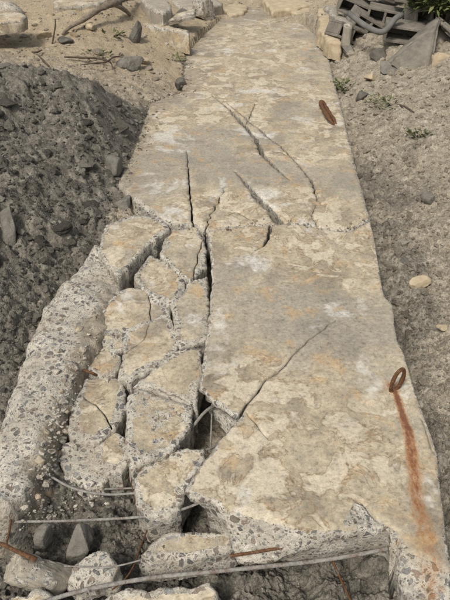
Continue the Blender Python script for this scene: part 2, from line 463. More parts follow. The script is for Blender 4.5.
def piece(poly, z0=0.0, tilt=(0, 0), thick=.16, holes=(), res=.012, jag=.008, rnd=.012, und=.004, batter=.1, side=.010, fband=.02, fbase=0.0,
          seed=1, spall=(), straight=(), soil=None, rust=None, rows=7, sfrac=1.0, undercut=None):
    """a slab fragment with an undulating top, chipped edge and rough broken sides; poly in world xy"""
    rng = np.random.default_rng(seed)
    out = densify(poly, res)
    nn = len(out)
    d = np.roll(out, -1, 0)-np.roll(out, 1, 0); L = np.hypot(d[:, 0], d[:, 1])+1e-9
    nx, ny = d[:, 1]/L, -d[:, 0]/L
    ja = jag*np.ones(nn)
    for line in straight:
        ja = np.where(polydist(out[:, 0], out[:, 1], line) < .04, jag*.35, ja)
    off = ja*(1.4*fbm(out[:, 0], out[:, 1], seed, 9, 4, seed, .6)+.6*fbm(out[:, 0], out[:, 1], seed, 45, 2, seed+3))
    out = out+np.stack([nx*off, ny*off], 1)
    lo, hi = out.min(0), out.max(0)
    gx = np.arange(lo[0], hi[0], res); gy = np.arange(lo[1], hi[1], res*.87)
    GX, GY = np.meshgrid(gx, gy); GX = GX+(np.arange(len(gy)) % 2)[:, None]*res*.5
    g = np.stack([GX.ravel(), GY.ravel()], 1)+rng.uniform(-.22, .22, (GX.size, 2))*res
    g = g[inside(out, g[:, 0], g[:, 1])]
    g = g[segdist(g[:, 0], g[:, 1], out, np.roll(out, -1, 0)) > res*.45]
    for h in holes:
        g = g[~inside(h, g[:, 0], g[:, 1])]
        if len(g): g = g[segdist(g[:, 0], g[:, 1], h, np.roll(h, -1, 0)) > res*.3]
    pts = [Vector(p) for p in out]; edges = [(i, (i+1) % nn) for i in range(nn)]
    for h in holes:
        b0 = len(pts); pts += [Vector(p) for p in h]; edges += [(b0+i, b0+(i+1) % len(h)) for i in range(len(h))]
    pts += [Vector(p) for p in g]
    vo, eo, fo = delaunay_2d_cdt(pts, edges, [], 0, 1e-6)[:3]
    V = np.array([tuple(v) for v in vo]); F = np.array(fo, np.int64)
    cen = V[F].mean(1)
    keep = inside(out, cen[:, 0], cen[:, 1])
    for h in holes: keep &= ~inside(h, cen[:, 0], cen[:, 1])
    F = F[keep]
    a, b, c = V[F[:, 0]], V[F[:, 1]], V[F[:, 2]]
    ar = (b[:, 0]-a[:, 0])*(c[:, 1]-a[:, 1])-(b[:, 1]-a[:, 1])*(c[:, 0]-a[:, 0])
    F[ar < 0] = F[ar < 0][:, ::-1]
    used = np.unique(F); mp = -np.ones(len(V), int); mp[used] = np.arange(len(used)); V = V[used]; F = mp[F]
    E = np.concatenate([F[:, [0, 1]], F[:, [1, 2]], F[:, [2, 0]]])
    key = np.sort(E, 1); ky = key[:, 0]*len(V)+key[:, 1]
    _, inv, cnt = np.unique(ky, return_inverse=True, return_counts=True)
    BE = E[cnt[inv] == 1]
    x, y = V[:, 0], V[:, 1]
    db = segdist(x, y, V[BE[:, 0]], V[BE[:, 1]])
    do = segdist(x, y, out, np.roll(out, -1, 0))             # distance to the outer outline only
    cx, cy = poly.mean(0)
    zt = z0+tilt[0]*(x-cx)+tilt[1]*(y-cy)
    z = zt+und*fbm(x, y, 0, 3.5, 4, seed+40)+und*.35*fbm(x, y, 0, 25, 3, seed+41)
    frac = np.full(len(V), fbase)+.25*fbm(x, y, 0, 8, 3, seed+45)*(fbase > 0)
    rr = rnd*(1+.8*fbm(x, y, 0, 14, 3, seed+42)).clip(.2, 2)
    wall = np.ones(len(V))
    for line in straight: wall = np.minimum(wall, .3+.7*smooth(.02, .07, polydist(x, y, line)))
    rr = rr*wall
    u = np.clip(1-do/np.maximum(rr, 1e-4), 0, 1)
    z = z-rr*.8*(1-np.sqrt(np.clip(1-u*u, 0, 1)))
    uh = np.clip(1-db/.006, 0, 1); z = z-.003*uh*uh
    fb = fband*(1+1.3*fbm(x, y, 0, 10, 3, seed+43)).clip(.1, 3)
    fb = fb*(.35+.65*wall)
    frac = np.maximum(frac, smooth(1.0, .35, do/np.maximum(fb, 1e-4)))
    for reg, line, kslope, dmax, fr in spall:
        m = inside(reg, x, y); dd = polydist(x, y, line)
        drop = np.minimum(dmax, kslope*dd*(1+.5*fbm(x, y, 0, 12, 3, seed+50))+.004)
        rough = .022*fbm(x, y, 3, 18, 4, seed+51, .6)+.012*fbm(x, y, 3, 65, 3, seed+52, .7)
        z = np.where(m, z-np.maximum(drop+np.minimum(1, dd/.03)*rough, .001), z)
        frac = np.where(m, np.maximum(frac, fr*smooth(0, .012, dd)), frac)
    # sides
    nrm = np.zeros((len(V), 2))
    e = V[BE[:, 1]]-V[BE[:, 0]]; en = np.stack([e[:, 1], -e[:, 0]], 1); en /= (np.hypot(en[:, 0], en[:, 1])[:, None]+1e-9)
    np.add.at(nrm, BE[:, 0], en); np.add.at(nrm, BE[:, 1], en)
    bv = np.unique(BE); idx = -np.ones(len(V), int); idx[bv] = np.arange(len(bv))
    nb = nrm[bv]; nb /= (np.hypot(nb[:, 0], nb[:, 1])[:, None]+1e-9)
    isout = do[bv] < .004
    allV = [np.column_stack([V, z])]; Q = []; prev = bv; base = len(V); fr_all = [frac]
    for r in range(1, rows+1):
        t = r/rows; dep = thick*t**1.2
        ns = side*(1.2*fbm(x[bv], y[bv], z[bv]-dep, 13, 3, seed+60)+.5*fbm(x[bv], y[bv], z[bv]-dep, 50, 2, seed+61))*min(1, r/2)
        o_ = np.where(isout, batter*dep+ns, .0)
        if undercut is not None: o_ = o_-np.where(isout, undercut(x[bv], y[bv])*min(.11, max(0, dep-.03)), 0)
        bot = zt[bv]-thick
        zz = z[bv]+(bot-z[bv])*t**1.2
        allV.append(np.column_stack([x[bv]+nb[:, 0]*o_, y[bv]+nb[:, 1]*o_, zz]))
        cur = base+np.arange(len(bv))
        p0, p1 = (BE[:, 0], BE[:, 1]) if r == 1 else (prev[idx[BE[:, 0]]], prev[idx[BE[:, 1]]])
        Q.append(np.stack([p0, cur[idx[BE[:, 0]]], cur[idx[BE[:, 1]]], p1], 1))
        prev = cur; base += len(bv); fr_all.append(np.full(len(bv), sfrac))
    VV = np.vstack(allV)
    org = np.array([cx, cy, VV[:, 2].min()])
    me = mesh_np('piece', VV-org, F, np.vstack(Q))
    attr(me, 'frac', np.concatenate(fr_all))
    X, Y = VV[:, 0], VV[:, 1]
    attr(me, 'soil', soil(X, Y) if soil else np.zeros(len(VV)))
    attr(me, 'rust', rust(X, Y) if rust else np.zeros(len(VV)))
    return me, org
def put_piece(name, label, cat, mat, group=None, **kw):
    me, org = piece(**kw); me.name = name
    return tag(link(name, me, mat, None, org), label, cat, group)

# --- the far section of the slab
FAR = [(186,54),(200,38),(222,18),(240,6),(262,-6),(285,2),(302,22),(317,37),(327,50),(333,77),(342,110),(352,150),(361,186),(370,219),
       (352,229),(340,230.5),(318,227),(300,223.5),(283,223),(250,224.5),(225,226.5),(207,230.5),(194,223),(178,222),(165,222),(150,211),(136,200),(117,182),
       (124,168),(134,150),(142,128),(150,104),(164,98),(182,92),(184,72)]
far_cracks = [
    crack([(235,171),(247,184),(258,198),(270,209),(283,226)], [.006,.030,.040,.046,.050], seed=3),
    crack([(213,96),(228,108),(243,124),(256,138),(262,153),(274,166),(290,180)], [.006,.020,.036,.028,.036,.022,.004], seed=4),
    crack([(224,101),(246,118),(262,131),(283,148),(299,165),(312,180),(317,200)], [.004,.012,.014,.012,.011,.016,.004], seed=5, jit=.8),
    crack([(317,203),(312,214),(318,226)], [.003,.005,.004], seed=6),
    crack([(187,150),(189,176),(190.5,200),(193,227)], [.003,.010,.011,.013], seed=7),
    crack([(226,186),(219,199),(211,212),(205,231)], [.003,.007,.008,.010], seed=8, jit=1.4),
    crack([(255,104),(251,114),(246,124),(243,126)], [.004,.006,.006,.004], seed=9),
    crack([(214,97),(234,99),(256,103)], [.003,.006,.004], seed=10),
    crack([(225,214),(236,211),(247,216),(256,221)], [.002,.004,.005,.002], seed=12),
    crack([(262,153),(280,152),(300,160)], [.003,.003,.001], seed=13),
]
def far_soil(x, y):
    s = smooth(6.0, 8.4, y+.35*fbm(x, y, 0, 1.6, 3, 91))*.6
    ed = polydist(x, y, PA([(117,182),(134,150),(150,104),(182,92),(186,54),(222,18)]))
    return np.maximum(s, .62*smooth(.42, .0, ed+.16*fbm(x, y, 0, 3, 3, 92)))
put_piece('concrete_slab', 'far cracked tan slab section with the flattened rusty loop, reaching the rubble', 'concrete slab', M_SLAB, 'two main sections of the broken slab',
          poly=PA(FAR), holes=far_cracks, res=.020, jag=.010, rnd=.014, und=.008, thick=.17, batter=.05, fband=.022, seed=2, soil=far_soil,
          straight=[PA([(317,37),(333,77),(352,150),(370,219)]), PA([(165,222),(207,230.5),(225,226.5),(250,224.5),(283,223),(300,223.5),(318,227),(340,230.5),(352,229),(370,219)])], tilt=(0, .004), z0=.004)

# --- the near section
NEAR = [(207,231.2),(225,227.2),(250,225.2),(283,223.7),(300,224.2),(318,227.7),(340,231.2),(352,229.7),(370.5,219.7),(377,250),(383,290),(386,297),(393,304),(395,325),(397,338),
        (404,352),(410,372),(418,398),(428,424),(437,452),(440,480),(445,528),(451,562),(456,604),(452,640),
        (412,640,-.05),(404,600,-.06),(396,577,-.07),(389,556,-.09),(384,547,-.10),(345,553,-.12),(300,556,-.12),(262,558,-.12),(238,556,-.11),(231,540,-.10),(226,522,-.07),
        (212,509,-.04),(190,498,-.02),(184,487),(196,470),(210,452),(226,431),(240,415),(233,415.5),(216,404),(198,386),(204,350),(208,320),(211,290),(212,258)]
near_cracks = [
    crack([(232,419),(239,413.5),(250,399),(263,382),(285,364),(300,347),(318,332),(336,318)], [.020,.012,.009,.008,.007,.005,.004,.002], seed=21, jit=.7),
    crack([(270,218),(271,231),(265,243),(255,250)], [.020,.022,.014,.003], seed=22, jit=.8),
    crack([(353,497),(363,504),(373,512),(380,520)], [.003,.006,.007,.003], seed=23),
    crack([(246,410),(258,425),(268,437)], [.002,.003,.001], seed=24),
    crack([(420,415),(428,432),(434,452)], [.002,.004,.002], seed=25),
]
rimline = PA([(183,489),(200,496),(214,501),(228,504),(250,511),(275,518),(300,523),(325,525),(345,524),(365,527),(384,533)])
rimreg = np.vstack([rimline, PA([(398,542,-.04),(392,640,-.1),(200,640,-.1),(170,500)])])
legline = PA([(384,532),(392,534),(402,545),(420,553),(436,560),(455,575)])
legreg = np.vstack([legline, PA([(470,660),(380,660),(394,545,-.04),(384,533)])])
chipline = PA([(340,523),(346,510),(353,497),(364,503),(374,511),(386,520),(400,530),(412,548)])
chipreg = np.vstack([chipline, PA([(400,546),(384,531),(365,526)])])
rustline = PA([(395,390),(401,408),(408,430),(412,450),(415,480),(418,505),(424,525),(430,555),(437,600)])
def near_rust(x, y):
    d = polydist(x, y, rustline); yy = np.clip((1.72-y)/.7, 0, 1)
    wd = .019+.042*yy
    ring = .75*smooth(.06, .01, np.hypot(x-P(392,385)[0], y-P(392,385)[1]))
    core = (1.2-.68*yy)*smooth(1.0, .15, d/wd)
    top = np.where(y > P(0,388)[1]+.01, smooth(.03, 0, y-P(0,388)[1]), 1)
    return np.clip(np.maximum(core*top, ring), 0, 1.15)
def near_soil(x, y):
    return .38*smooth(.07, 0, polydist(x, y, PA([(205,230),(250,225),(300,223),(370,221)])))
put_piece('concrete_slab', 'large near tan slab section with upright rusty ring and orange streak', 'concrete slab', M_SLAB, 'two main sections of the broken slab',
          poly=PA(NEAR), holes=near_cracks, res=.0085, jag=.006, rnd=.007, und=.005, thick=.165, batter=-.10, undercut=lambda x, y: 1.7*smooth(.10, .05, polydist(x, y, PA([(200,386),(216,404),(238,416),(226,431),(210,452),(192,476)]))), fband=.013, seed=5, rust=near_rust, soil=near_soil,
          spall=[(rimreg, rimline, 2.3, .125, 1.0), (legreg, legline, .5, .05, .85), (chipreg, chipline, .35, .012, .75)],
          straight=[PA([(371,222),(383,290),(395,325),(410,372),(437,452),(451,562)]), PA([(207,231),(225,227),(250,225),(283,223.7),(300,224),(318,227.7),(340,231),(352,229.7),(370.5,219.7)])], z0=-.004)

# --- fragments of the broken left side
FR = [ # outline, z of top, tilt, thickness, exposed aggregate, round, label
 ([(107,225),(133,216),(158,219),(167,230),(148,243),(131,260),(118,273),(108,262),(100,250)], .0, (.03,.06), .15, .10, .012, 'tan angular fragment leaning over the pale edge beam, at the corner of the far slab'),
 ([(168,231),(197,228),(203,242),(205,266),(190,279),(178,270),(170,262),(161,254)], -.03, (.02,.02), .15, .22, .010, 'tan five sided fragment tucked under the seam of the two slab sections'),
 ([(151,255),(166,263),(183,273),(183,290),(173,306),(158,296),(143,287),(137,276)], -.05, (.0,.05), .14, .20, .012, 'diamond shaped tan fragment surrounded on all sides by other fragments'),
 ([(190,282),(206,277),(207,336),(196,340),(180,341),(175,316),(178,303)], -.055, (-.03,.05), .15, .34, .013, 'narrow grey speckled fragment against the long edge of the near slab'),
 ([(112,292),(130,289),(147,289),(167,307),(170,316),(150,322),(130,327),(123,331),(99,328),(104,310)], -.06, (.04,.05), .14, .22, .012, 'wide flat tan fragment with grey speckled far rim below the leaning fragment'),
 ([(124,328),(150,324),(169,319),(180,341),(163,357),(146,368),(130,377),(121,374),(125,346)], -.065, (.02,.04), .14, .16, .012, 'flat brown tan fragment in the middle of the broken side'),
 ([(97,331),(119,333),(122,345),(114,352),(110,344),(95,338)], -.09, (0,.04), .10, .45, .012, 'small sliver of concrete wedged between wider tan fragments'),
 ([(94,341),(109,347),(117,357),(119,364),(108,379),(97,371),(85,362),(87,350)], -.10, (.10,.02), .12, .20, .014, 'small tan fragment tipped towards the rubble trough'),
 ([(134,384),(155,369),(180,353),(199,351),(199,378),(195,403),(172,395),(152,387)], -.075, (.0,.05), .14, .30, .016, 'tan and grey fragment with a slanted crack along its near edge'),
 ([(128,397),(142,391),(169,399),(192,406),(190,421),(179,440),(168,452),(150,459),(132,464),(125,442),(129,423)], -.085, (.02,.08), .16, .38, .022, 'big speckled fragment with a tan face beside the dark hole'),
 ([(85,380),(103,380),(120,383),(125,409),(112,429),(93,442),(75,436),(69,427),(76,404)], -.12, (.10,.04), .14, .30, .018, 'broad tan fragment with a hairline crack beside the small rubble'),
 ([(96,445),(113,431),(122,440),(127,464),(121,474),(107,470),(95,465)], -.14, (.05,.08), .12, .30, .018, 'small tan faced fragment squeezed between two speckled ones above a rod'),
 ([(64,442),(80,446),(91,450),(104,464),(109,474),(101,484),(84,482),(72,472),(62,460)], -.16, (.10,.10), .12, .85, .030, 'rounded grey speckled lump of concrete above the curved rod'),
 ([(135,478),(151,458),(178,452),(203,451),(202,460),(192,476),(185,490),(181,507),(165,512),(147,513),(135,502)], -.12, (.03,.16), .13, .40, .030, 'loose rounded concrete block, half tan half speckled, beside the slab tip'),
]
frag_cracks = {8: [crack([(134,386),(150,385),(172,393),(196,404)], [.005,.006,.004,.003], -.075, 31)],
               10: [crack([(84,397),(97,407),(107,418),(112,430)], [.004,.006,.005,.007], -.12, 32)],
               4: [crack([(148,290),(151,305),(150,322)], [.002,.005,.003], -.06, 34)],
               5: [crack([(150,324),(143,340),(126,352)], [.001,.003,.002], -.065, 36)],
               1: [crack([(203,240),(198,255),(193,279)], [.005,.006,.004], -.03, 35)]}
for i, (pl, z, tl, th, fb, rd, lab) in enumerate(FR):
    put_piece('concrete_fragment', lab, 'concrete fragment', M_FRAG, 'fragments of the shattered slab side', poly=grow(PA(pl, z), .0035 if i in (9, 13) else .0115), z0=z, tilt=(tl[0]*.6, tl[1]*.6), thick=th, res=.008,
              jag=.011, rnd=rd*.28, und=.014, batter=.0, side=.010, fband=.034, fbase=fb*.95, seed=100+i*7, rows=6, holes=frag_cracks.get(i, ()))

# --- the long pale edge beam on the left
BEAM = [(57,300),(76,276),(96,252),(104,258),(122,284),(116,305),(108,330),(98,348),(86,365),(74,385),(64,405),(54,430),(44,455),(32,478),(18,498),(2,514),
        (-14,520),(-14,470),(0,428),(15,390),(33,345)]
put_piece('concrete_edge_beam', 'long pale broken edge beam full of exposed pebbles beside the dark mound', 'concrete beam', M_FRAG, None,
          poly=grow(PA(BEAM, -.10), .012), z0=-.055, tilt=(-.02, .03), thick=.25, res=.009, jag=.008, rnd=.075, und=.026, batter=.16, side=.012, fband=.3, fbase=1.0, seed=300, rows=8,
          soil=lambda x, y: .52*smooth(.16, .02, polydist(x, y, PA([(112,300,-.1),(98,340,-.1),(80,385,-.1),(66,430,-.1),(54,470,-.1),(36,510,-.1),(10,545,-.1)]))+.05*fbm(x, y, 0, 9, 3, 7))+.12)

# ------------------------------------------------------------------ rocks
def ico(sub):
    bm = bmesh.new(); bmesh.ops.create_icosphere(bm, subdivisions=sub, radius=1)
    v = np.array([tuple(p.co) for p in bm.verts]); f = np.array([[q.index for q in p.verts] for p in bm.faces]); bm.free()
    return v, f
ICO = {s: ico(s) for s in (1, 2, 3, 4, 5)}
def rock_mesh(size, seed, sub=4, cuts=9, rough=.06, rot=None, flat=.0):
    rng = np.random.default_rng(seed); v, f = ICO[sub]; v = v.copy()
    for _ in range(cuts):
        n = rng.normal(size=3); n /= np.linalg.norm(n); c = rng.uniform(.38, .72)
        d = v@n; v = v-np.outer(np.maximum(d-c, 0), n)*.97
    cutd = 1-np.linalg.norm(v, axis=1)
    n0 = v/np.linalg.norm(v, axis=1)[:, None]
    v = v+n0*(rough*fbm(v[:, 0], v[:, 1], v[:, 2], 2.2, 4, seed)+rough*.5*fbm(v[:, 0], v[:, 1], v[:, 2], 8, 3, seed+1))[:, None]
    v = v*np.array(size)
    if rot: v = v@np.array(Matrix.Rotation(rot[2], 3, 'Z')@Matrix.Rotation(rot[1], 3, 'Y')@Matrix.Rotation(rot[0], 3, 'X')).T
    return v, f
def rock(name, label, cat, mat, loc, size, seed, frac=1.0, soil=0.0, rot=(0, 0, 0), group=None, sub=4, cuts=9, rough=.06):
    v, f = rock_mesh(size, seed, sub, cuts, rough, rot)
    zb = v[:, 2].min(); v = v-[0, 0, zb]
    me = mesh_np(name, v, f, flat=sub < 3)
    attr(me, 'frac', frac+.35*fbm(v[:, 0], v[:, 1], v[:, 2], 9, 3, seed)); attr(me, 'soil', np.full(len(v), soil)); attr(me, 'rust', np.zeros(len(v)))
    return tag(link(name, me, mat, None, (loc[0], loc[1], loc[2]+zb)), label, cat, group)
def box_poly(pl, z): return PA(pl, z)

# blocks in the hollow below the slab
put_piece('concrete_fragment', 'pale squared block with a pebbled front face under the slab rim', 'concrete fragment', M_FRAG, 'loose blocks in the hollow',
          poly=PA([(140,553),(152,541),(165,532),(200,532),(234,534),(236,545),(225,552),(190,556),(150,560)], -.16), z0=-.16, tilt=(.02,.06), thick=.10, res=.007, jag=.006, rnd=.008,
          und=.006, batter=.08, side=.008, fband=.02, fbase=.45, seed=401)
put_piece('concrete_fragment', 'pale pebbled chunk crossed by a thin wire in the hollow', 'concrete fragment', M_FRAG, 'loose blocks in the hollow',
          poly=PA([(67,578),(74,566),(84,556),(97,552),(107,554),(118,566),(112,578),(95,583),(76,585)], -.145), z0=-.145, tilt=(.05,.18), thick=.085, res=.006, jag=.010, rnd=.016,
          und=.014, batter=.05, side=.014, fband=.03, fbase=.75, seed=411)
put_piece('concrete_fragment', 'tan topped fragment with chipped edge, in front of the pale squared block', 'concrete fragment', M_FRAG, 'loose blocks in the hollow',
          poly=PA([(92,606),(110,594),(129,586),(147,589),(165,584),(190,586),(211,580),(217,596),(214,640),(100,640)], -.17), z0=-.17, tilt=(0,.1), thick=.10, res=.008, jag=.010, rnd=.014, und=.008, batter=.1, side=.012, fband=.03, fbase=.15, seed=402)
rock('concrete_fragment', 'big dull grey boulder of concrete pierced by a rusty bar', 'concrete fragment', M_GREY, P(32,574,-.20), (.125,.085,.075), 412, .35, .4, (.1,.2,.2), 'loose blocks in the hollow', 5, 8, .08)
rock('concrete_fragment', 'small upright dull grey stump beside the pointed grey rock', 'concrete fragment', M_STONE, P(46,540,-.21), (.045,.04,.065), 413, .3, .4, (0,.2,.5), 'loose blocks in the hollow', 4, 7, .08)
rock('concrete_fragment', 'pointed dull grey rock leaning in the shade below the thin rod', 'concrete fragment', M_STONE, P(82,542,-.21), (.075,.05,.085), 414, .35, .35, (.2,.5,.2), 'loose blocks in the hollow', 4, 7, .08)
put_piece('concrete_fragment', 'tan chipped plate of concrete in front of the dull grey boulder', 'concrete fragment', M_FRAG, 'loose blocks in the hollow',
          poly=PA([(-8,600),(12,595),(27,594),(38,588),(52,594),(54,612),(40,640),(-8,640)], -.16), z0=-.16, tilt=(.05,.1), thick=.09, res=.008, jag=.010, rnd=.014, und=.008, fband=.03, fbase=.2, seed=403)

# small rubble in the trough beside the beam
rng = random.Random(8)
spots = [(56,372),(62,392),(52,398),(68,412),(58,425),(47,432),(63,440),(50,452),(57,470),(42,476),(48,492),(68,478),(38,498),(76,402),(60,352),(72,366),(83,352),(74,384),
         (44,445),(55,408),(64,402),(88,335),(70,345),(94,318),(80,330),(66,430),(52,484),(60,455),(33,470),(78,448),(40,462),(82,492),(92,484),(30,520),(25,508),(48,418)]
bpy.context.view_layer.update()
BED = [o for o in COL.objects if o.name.startswith(('concrete_fragment', 'concrete_edge_beam'))]
def top_at(x, y, z0=.3):
    z = float(base_h(np.array([x]), np.array([y]))[0])
    for o in BED:
        hit, loc, nr, fi = o.ray_cast(Vector((x, y, z0))-o.location, Vector((0, 0, -1)))
        if hit: z = max(z, loc.z+o.location.z)
    return z
def on_bed(px, py):
    z = -.1
    for _ in range(4): x, y, _z = P(px, py, z); z = .7*top_at(x, y)+.3*z
    return P(px, py, z)
for i, (px, py) in enumerate(spots):
    s = rng.uniform(.010, .020)*(1.5 if i % 5 == 0 else 1)
    c = on_bed(px, py)
    rock('rubble_stone', 'small pale chip of broken concrete lying along the pebbled edge beam', 'rubble stone', M_FRAG, (c[0], c[1], c[2]+s*.2),
         (s*rng.uniform(1, 1.5), s, s*rng.uniform(.6, .9)), 500+i, .2+.7*rng.random(), .3, (rng.random(), rng.random(), rng.random()*3), 'small rubble beside the edge beam', 3, 9, .1)
def chips():
    """grit and splinters in the trough and in the hollow"""
    rg = np.random.default_rng(5); reg = np.array([(96,322),(112,345),(84,375),(68,425),(62,470),(100,490),(120,505),(60,515),(20,530),(30,490),(44,440),(60,390),(78,345)], float)
    V = []; F = []; off = 0; base = [rock_mesh((1, 1, .7), 970+i, 1, 5, .2)[0] for i in range(8)]; n = 0
    while n < 520:
        px, py = rg.uniform(15, 125), rg.uniform(318, 530)
        if not inside(reg, np.array([px]), np.array([py]))[0]: continue
        c = on_bed(px, py); sz = min(.013, .0042*math.exp(rg.normal(0, .5))); an = rg.random()*6.28; cc, ss = math.cos(an), math.sin(an)
        v = base[n % 8]*sz*np.array([rg.uniform(.8, 1.6), 1, rg.uniform(.6, 1)])
        V.append(np.stack([v[:, 0]*cc-v[:, 1]*ss, v[:, 0]*ss+v[:, 1]*cc, v[:, 2]], 1)+[c[0], c[1], c[2]+sz*.2]); F.append(ICO[1][1]+off); off += len(v); n += 1
    me = mesh_np('rubble_chips', np.vstack(V), np.vstack(F), flat=True)
    attr(me, 'frac', np.full(off, .8)); attr(me, 'soil', np.full(off, .35)); attr(me, 'rust', np.zeros(off))
    o = link('rubble_chips', me, M_FRAG); tag(o, 'grit and splinters of concrete in the trough beside the edge beam', 'rubble', None, 'stuff')
chips()

# ------------------------------------------------------------------ rods, wires, rings
def catmull(pts, step):
    p = np.array(pts, float); p = np.vstack([2*p[0]-p[1], p, 2*p[-1]-p[-2]]); out = []
    for i in range(1, len(p)-2):
        n = max(2, int(np.linalg.norm(p[i+1]-p[i])/step)); t = np.linspace(0, 1, n, endpoint=False)[:, None]
        a, b, c, d = p[i-1], p[i], p[i+1], p[i+2]
        out.append(.5*((2*b)+(-a+c)*t+(2*a-5*b+4*c-d)*t**2+(-a+3*b-3*c+d)*t**3))
    out.append(p[-2][None]); return np.vstack(out)
def tube(pts, rad, step=.004, sides=10, rib=0.0, ribstep=.009, taper=None, wob=0.0, seed=0, closed=False, smoothpts=True):
    c = catmull(pts, step) if smoothpts else np.array(pts, float)
    n = len(c); t = np.gradient(c, axis=0)
    if closed: t = np.roll(c, -1, 0)-np.roll(c, 1, 0)
    t /= np.linalg.norm(t, axis=1)[:, None]+1e-9
    up = np.array([0, 0, 1.0]); u = np.zeros((n, 3)); pv = None
    for i in range(n):
        r = np.cross(t[i], up) if pv is None else pv-t[i]*np.dot(pv, t[i])
        if np.linalg.norm(r) < 1e-4: r = np.cross(t[i], [1, 0, 0])
        r /= np.linalg.norm(r); u[i] = r; pv = r
    vv = np.cross(t, u)
    s = np.concatenate([[0], np.cumsum(np.linalg.norm(np.diff(c, axis=0), axis=1))])
    R = np.full(n, rad)
    if taper is not None: R = R*np.interp(np.linspace(0, 1, n), np.linspace(0, 1, len(taper)), taper)
    ang = np.linspace(0, 2*math.pi, sides, endpoint=False)
    A, S = np.meshgrid(ang, s)
    RR = R[:, None]*np.ones_like(A)
    if rib: RR = RR+rib*rad*(np.sin((S/ribstep)*2*math.pi+A*1.0) > .35)
    if wob: RR = RR*(1+wob*fbm(c[:, 0:1]+np.cos(A)*rad, c[:, 1:2]+np.sin(A)*rad, c[:, 2:3]+0*A, .35/rad, 3, seed))
    V = c[:, None]+u[:, None]*(np.cos(A)*RR)[..., None]+vv[:, None]*(np.sin(A)*RR)[..., None]
    V = V.reshape(-1, 3)
    m = n if closed else n-1
    i = np.arange(m)[:, None]; j = np.arange(sides)[None]; j2 = (j+1) % sides; i2 = (i+1) % n
    q = np.stack([i*sides+j, i*sides+j2, i2*sides+j2, i2*sides+j], -1).reshape(-1, 4)
    tr = None
    if not closed:
        k = len(V); V = np.vstack([V, c[0], c[-1]])
        a = np.arange(sides); b = (a+1) % sides
        tr = np.vstack([np.stack([np.full(sides, k), b, a], 1), np.stack([np.full(sides, k+1), (n-1)*sides+a, (n-1)*sides+b], 1)])
    return V, tr, q
def rod(name, label, cat, mat, pts, rad, group=None, **kw):
    pts = [P(*p) for p in pts]
    V, tr, q = tube(pts, rad, **kw)
    org = np.array([V[:, 0].mean(), V[:, 1].mean(), V[:, 2].min()])
    return tag(link(name, mesh_np(name, V-org, tr, q), mat, None, org), label, cat, group)
G = 'reinforcing rods bared by the break'
rod('rebar', 'long ribbed grey rod in front of the pale squared block and along the slab rim', 'rebar', M_BAR, [(40,603,-.15),(85,590,-.135),(150,578,-.13),(220,571,-.13),(300,563,-.13),(350,556,-.125),(396,547,-.11)], .0060, G, rib=.16)
rod('rebar', 'thin straight ribbed rod spanning the hollow above the grey boulder', 'rebar', M_BAR, [(6,524,-.15),(14,522,-.15),(60,521,-.155),(110,519,-.155),(150,516,-.15),(180,510,-.145),(204,501,-.14)], .0042, G, rib=.18)
rod('rebar', 'curved grey rod bulging out below the rounded speckled lump', 'rebar', M_STEEL, [(38,468,-.15),(52,477,-.15),(70,487,-.155),(90,492.5,-.16),(110,494.5,-.16),(138,493,-.15)], .0040, G, rib=.16)
rod('rebar', 'short dull rod half hidden behind the curved grey rod', 'rebar', M_BAR, [(84,488,-.19),(104,489,-.19),(136,488,-.18)], .0032, G, rib=.1)
rod('rebar', 'rusty bar poking from the slab rim above the ribbed rod', 'rebar', M_RUST, [(230,556,-.11),(250,553,-.105),(280,548,-.095),(305,544,-.09),(322,541,-.10)], .0045, G, rib=.16)
rod('rebar', 'grey bar set in the slab rim beside the right leg', 'rebar', M_STEEL, [(342,543,-.095),(352,540.5,-.088),(372,540.5,-.085),(388,540,-.09)], .0038, G)
rod('rebar', 'thick short rusty bar driven into the dull grey boulder', 'rebar', M_RUST, [(-12,541,-.12),(4,545,-.12),(16,551,-.125),(28,556,-.135),(36,560,-.15)], .0065, G, wob=.3, taper=[1,1,.9,1.1,1.3])
rod('rebar', 'rusty wire stub slanting into the dark soil by the slab leg', 'rebar', M_RUST, [(331,558,-.14),(337,571,-.18),(344,586,-.24),(352,604,-.30)], .0035, G)
rod('rebar', 'wire crossing the pale pebbled chunk in the hollow', 'rebar', M_BAR, [(64,566,-.135),(85,567,-.128),(104,567.5,-.128),(122,565,-.132),(141,560,-.14)], .0026, G)
rod('rebar', 'rusty wire rising beside the pale squared block', 'rebar', M_RUST, [(112,590,-.14),(125,579,-.15),(134,565,-.17),(141,545,-.20),(150,524,-.22)], .0026, G)
rod('rebar', 'hair thin upright wire under the loose rounded block', 'rebar', M_RUST, [(131,478,-.12),(133,492,-.17),(137,512,-.22)], .0016, G)
rod('rebar', 'bent tan rod arching over the dark hole', 'rebar', M_BAR, [(185,434,-.16),(194,425,-.12),(203,414,-.10),(212,407,-.10),(222,404,-.12)], .0060, G)
rod('rebar', 'thin grey wire standing upright in the dark hole', 'rebar', M_STEEL, [(212,404,-.13),(211.5,420,-.14),(211,436,-.16),(210,452,-.20)], .0030, G)
rod('rebar', 'grey rod end showing between the loose block and the slab tip', 'rebar', M_STEEL, [(190,456,-.13),(200,451,-.12),(212,448,-.13),(224,440,-.16)], .0042, G, rib=.15)
rod('rebar', 'rust brown peg beside the small tipped fragment', 'rebar', M_RUST, [(80,369,-.10),(86,371,-.09),(92,373,-.09),(98,376,-.12)], .0055, G, wob=.35)
rod('rebar', 'thin wire end standing by the tan chipped plate', 'rebar', M_STEEL, [(88,590,-.12),(92,600,-.14),(94,612,-.17)], .0022, G)
rod('rebar', 'short rusty wire by the pebbled edge beam end', 'rebar', M_RUST, [(11,520,-.13),(9,532,-.17),(6,545,-.2)], .0028, G)

